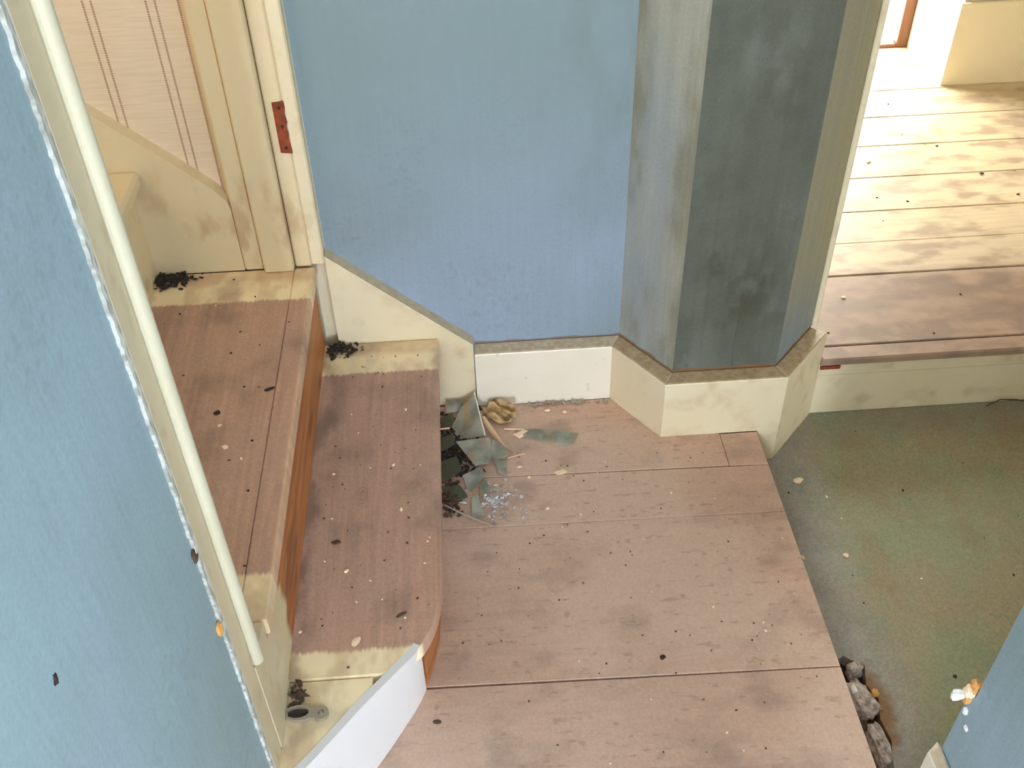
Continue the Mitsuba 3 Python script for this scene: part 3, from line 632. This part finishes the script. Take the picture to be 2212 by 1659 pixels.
heap('dark dust and painted-in shade under the front glass shards along the bottom step', (-.065, -.31, 0), (.03, .06), 260, 6, m='dark_crumb', clipx=(-.088, -.045, -.37, -.262))  # extra dark dust, also filling in shade under the shards
heap('grey dust along the foot of the white skirting beside the pile', (.16, -.046, 0), (.16, .006), 110, 5, m='grey_stick', clipx=(.10, .30, -.06, -.0415))

shapes = {(m, s): mikit.ply(speck(1.0, s, .35), m) for m in ('dark_crumb', 'black_crumb', 'pale_chip') for s in range(4)}
def zone(x, y, z):
    if abs(z) < .001:
        if y < -.765: return ' in front of the open board joint'
        if x > .42: return ' near the drop to the green floor'
        if y > -.40: return ' between glass pile and pier skirting'
        return ' close to the bottom step' if x < .15 else ' in the middle of the boards'
    if abs(z - H1) < .001:
        if y > -.30: return ', at its far end by the sloping board'
        if y < -.60: return ', at its near end by the cream paint'
        return ', half way along beside the riser' if x < -.19 else ', half way along near its front edge'
    if abs(z - H2) < .001: return ', at its far end by the jamb' if y > -.26 else ', at its near end beside the casing'
    if abs(z - HP) < .001: return ' in the painted light strip' if x < .80 else ' in the open green part'
    return ' out in the sunlit boards' if y > .27 else ', on the darker threshold board'
def scatter(name, label0, group0, catg, pts, m, size):
    for i, q in enumerate(pts):
        x, y, z = q[:3]; w = zone(x, y, z); label, group = label0 + w, group0 + w; r = q[3] if len(q) > 3 else size * (.6 + .8 * random.random())
        if name == 'dirt_crumb': r *= .72
        key = place(name, shapes[(m, i % 4)], T().translate([x, y, z + r * .28]).rotate([0, 0, 1], random.random() * 360).scale(r))
        tag(key, label, catg, group)
def rnd(n, x0, x1, y0, y1, z, seed):
    rr = np.random.default_rng(seed); return [(x0 + (x1 - x0) * rr.random(), y0 + (y1 - y0) * rr.random(), z, .0012 + .0018 * rr.random()) for _ in range(n)]
big = [(-.354, -.395, H2, .009), (-.436, -.447, H2, .0055)]
tag(place('dead_insect', shapes[('black_crumb', 0)], T().translate([-.354, -.395, H2 + .0018]).rotate([0, 0, 1], 25).scale([.010, .006, .005])), 'dark dead insect on the upper tread near its front edge', 'insect')
tag(place('dirt_crumb', shapes[('black_crumb', 1)], T().translate([-.436, -.447, H2 + .0014]).scale([.0055, .006, .0045])), 'round black crumb in the middle of the upper tread', 'crumb')
T2 = [(-.412, -.121), (-.548, -.163), (-.426, -.228), (-.435, -.289), (-.399, -.384), (-.369, -.519), (-.4, -.561), (-.361, -.63), (-.347, -.778), (-.557, -.062), (-.461, -.06)]
scatter('dirt_crumb', 'tiny dark crumb on the upper tread', 'dark crumbs on the upper tread', 'crumb', [(x, y, H2, .0034) for x, y in T2] + rnd(14, -.58, -.33, -.62, -.05, H2, 1), 'black_crumb', .003)
scatter('paint_chip', 'tiny pale paint chip on the upper tread', 'pale chips on the upper tread', 'paint chip', [(-.427, -.479, H2, .004), (-.411, -.531, H2, .0055), (-.381, -.559, H2, .0035), (-.484, -.142, H2, .002)], 'pale_chip', .004)
T1 = [(-.133, -.495), (-.134, -.587), (-.224, -.674), (-.222, -.826), (-.172, -.622), (-.116, -.705), (-.143, -.761), (-.188, -.177), (-.117, -.084), (-.132, -.53), (-.261, -.372), (-.281, -.519)]
tag(place('dirt_crumb', shapes[('dark_crumb', 2)], T().translate([-.142, -.735, H1 + .001]).rotate([0, 0, 1], 30).scale([.010, .005, .003])), 'flat dark smear of dirt near the rounded corner of the bottom step', 'crumb')
tag(place('dirt_crumb', shapes[('dark_crumb', 1)], T().translate([-.256, -.576, H1 + .0015]).scale([.008, .005, .004])), 'brown crumb of dirt on the shaded side of the bottom step', 'crumb')
scatter('dirt_crumb', 'tiny dark crumb on the bottom step', 'dark crumbs on the bottom step', 'crumb', [(x, y, H1, .0032) for x, y in T1] + rnd(40, -.29, -.09, -.76, -.06, H1, 2), 'dark_crumb', .003)
tag(place('paint_chip', shapes[('pale_chip', 2)], T().translate([-.213, -.780, H1 + .0006]).rotate([0, 0, 1], 60).scale([.010, .010, .002])), 'largest pale paint chip, on the bottom step by its cream end', 'paint chip')
scatter('paint_chip', 'tiny pale paint chip on the bottom step', 'pale chips on the bottom step', 'paint chip', [(-.235, -.64, H1, .005), (-.302, -.755, H1, .003), (-.14, -.249, H1, .004), (-.161, -.399, H1, .004), (-.145, -.51, H1, .005), (-.271, -.413, H1, .003)] + rnd(14, -.29, -.09, -.76, -.15, H1, 3), 'pale_chip', .003)
PD = [(.083, -.208), (.139, -.223), (.203, -.425), (.116, -.427), (.531, -.712), (.464, -.699), (.419, -.656), (.473, -.473), (.353, -.809), (.404, -.833), (.241, -.482), (.057, -.55), (-.015, -.606), (-.051, -.663), (.098, -.872), (.332, -.67)]
tag(place('dirt_crumb', shapes[('dark_crumb', 0)], T().translate([-.099, -.815, .0012]).scale([.0075, .0075, .004])), 'dark round crumb on the landing near the white curved step end', 'crumb')
tag(place('dirt_crumb', shapes[('black_crumb', 3)], T().translate([.299, -.722, .0014]).scale([.0055, .006, .005])), 'black crumb in the middle of the landing above the open board joint', 'crumb')
scatter('dirt_crumb', 'tiny dark crumb on the landing boards', 'dark crumbs on the landing', 'crumb', [(x, y, 0, .003) for x, y in PD] + rnd(60, -.05, .58, -.95, -.22, 0, 4), 'dark_crumb', .003)
tag(place('paint_chip', shapes[('pale_chip', 1)], T().translate([.167, -.259, .0008]).rotate([0, 0, 1], 4).scale([.013, .008, .003])), 'long pale flake on the landing in line with the first board joint', 'paint chip')
scatter('paint_chip', 'tiny pale paint chip on the landing boards', 'pale chips on the landing', 'paint chip', [(.156, -.069, 0, .007), (.194, -.077, 0, .0045), (.081, -.237, 0, .0055), (.13, -.358, 0, .0045), (.195, -.38, 0, .004), (.099, -.268, 0, .004), (.386, -.337, 0, .0035), (.309, -.453, 0, .002)] + rnd(22, .02, .58, -.95, -.22, 0, 5), 'pale_chip', .003)
tag(place('paint_chip', shapes[('pale_chip', 3)], T().translate([.69, -.246, HP + .001]).rotate([0, 0, 1], 15).scale([.012, .010, .003])), 'pale paint chip on the light-painted strip of linoleum, largest there', 'paint chip')
scatter('paint_chip', 'tiny pale chip on the linoleum', 'pale chips on the linoleum', 'paint chip', [(.737, -.298, HP, .004), (.728, -.457, HP, .006), (.640, -.455, HP, .006), (.858, -.527, HP, .003), (.75, -.36, HP, .003)], 'pale_chip', .004)
scatter('dirt_crumb', 'tiny dark crumb on the linoleum', 'dark crumbs on the linoleum', 'crumb', [(1.042, -.533, HP, .004), (.838, -.746, HP, .005), (.66, -.279, HP, .004), (.905, -.294, HP, .004), (1.065, -.225, HP, .003), (.71, -.09, HP, .006)] + rnd(10, .66, 1.2, -.6, -.1, HP, 6), 'black_crumb', .003)
tag(place('dirt_crumb', shapes[('black_crumb', 2)], T().translate([1.448, .702, ZR + .003]).scale([.0065, .007, .006])), 'black crumb on the sunlit room boards at the right', 'crumb')
scatter('dirt_crumb', 'small dark crumb in the bright room', 'dark crumbs in the bright room', 'crumb', [(1.386, .869, ZR, .006), (1.339, 1.146, ZR, .0045), (1.501, .586, ZR, .0065), (1.119, .609, ZR, .0045), (1.194, .582, ZR, .0055), (.814, .047, ZR, .004), (1.169, .161, ZR, .005), (1.051, .023, ZR, .004)] + rnd(10, .95, 1.6, .3, .95, ZR, 7), 'black_crumb', .004)
scatter('paint_chip', 'small pale chip in the bright room', 'pale chips in the bright room', 'paint chip', [(1.16, .798, ZR, .007), (.89, .175, ZR, .006)], 'pale_chip', .004)
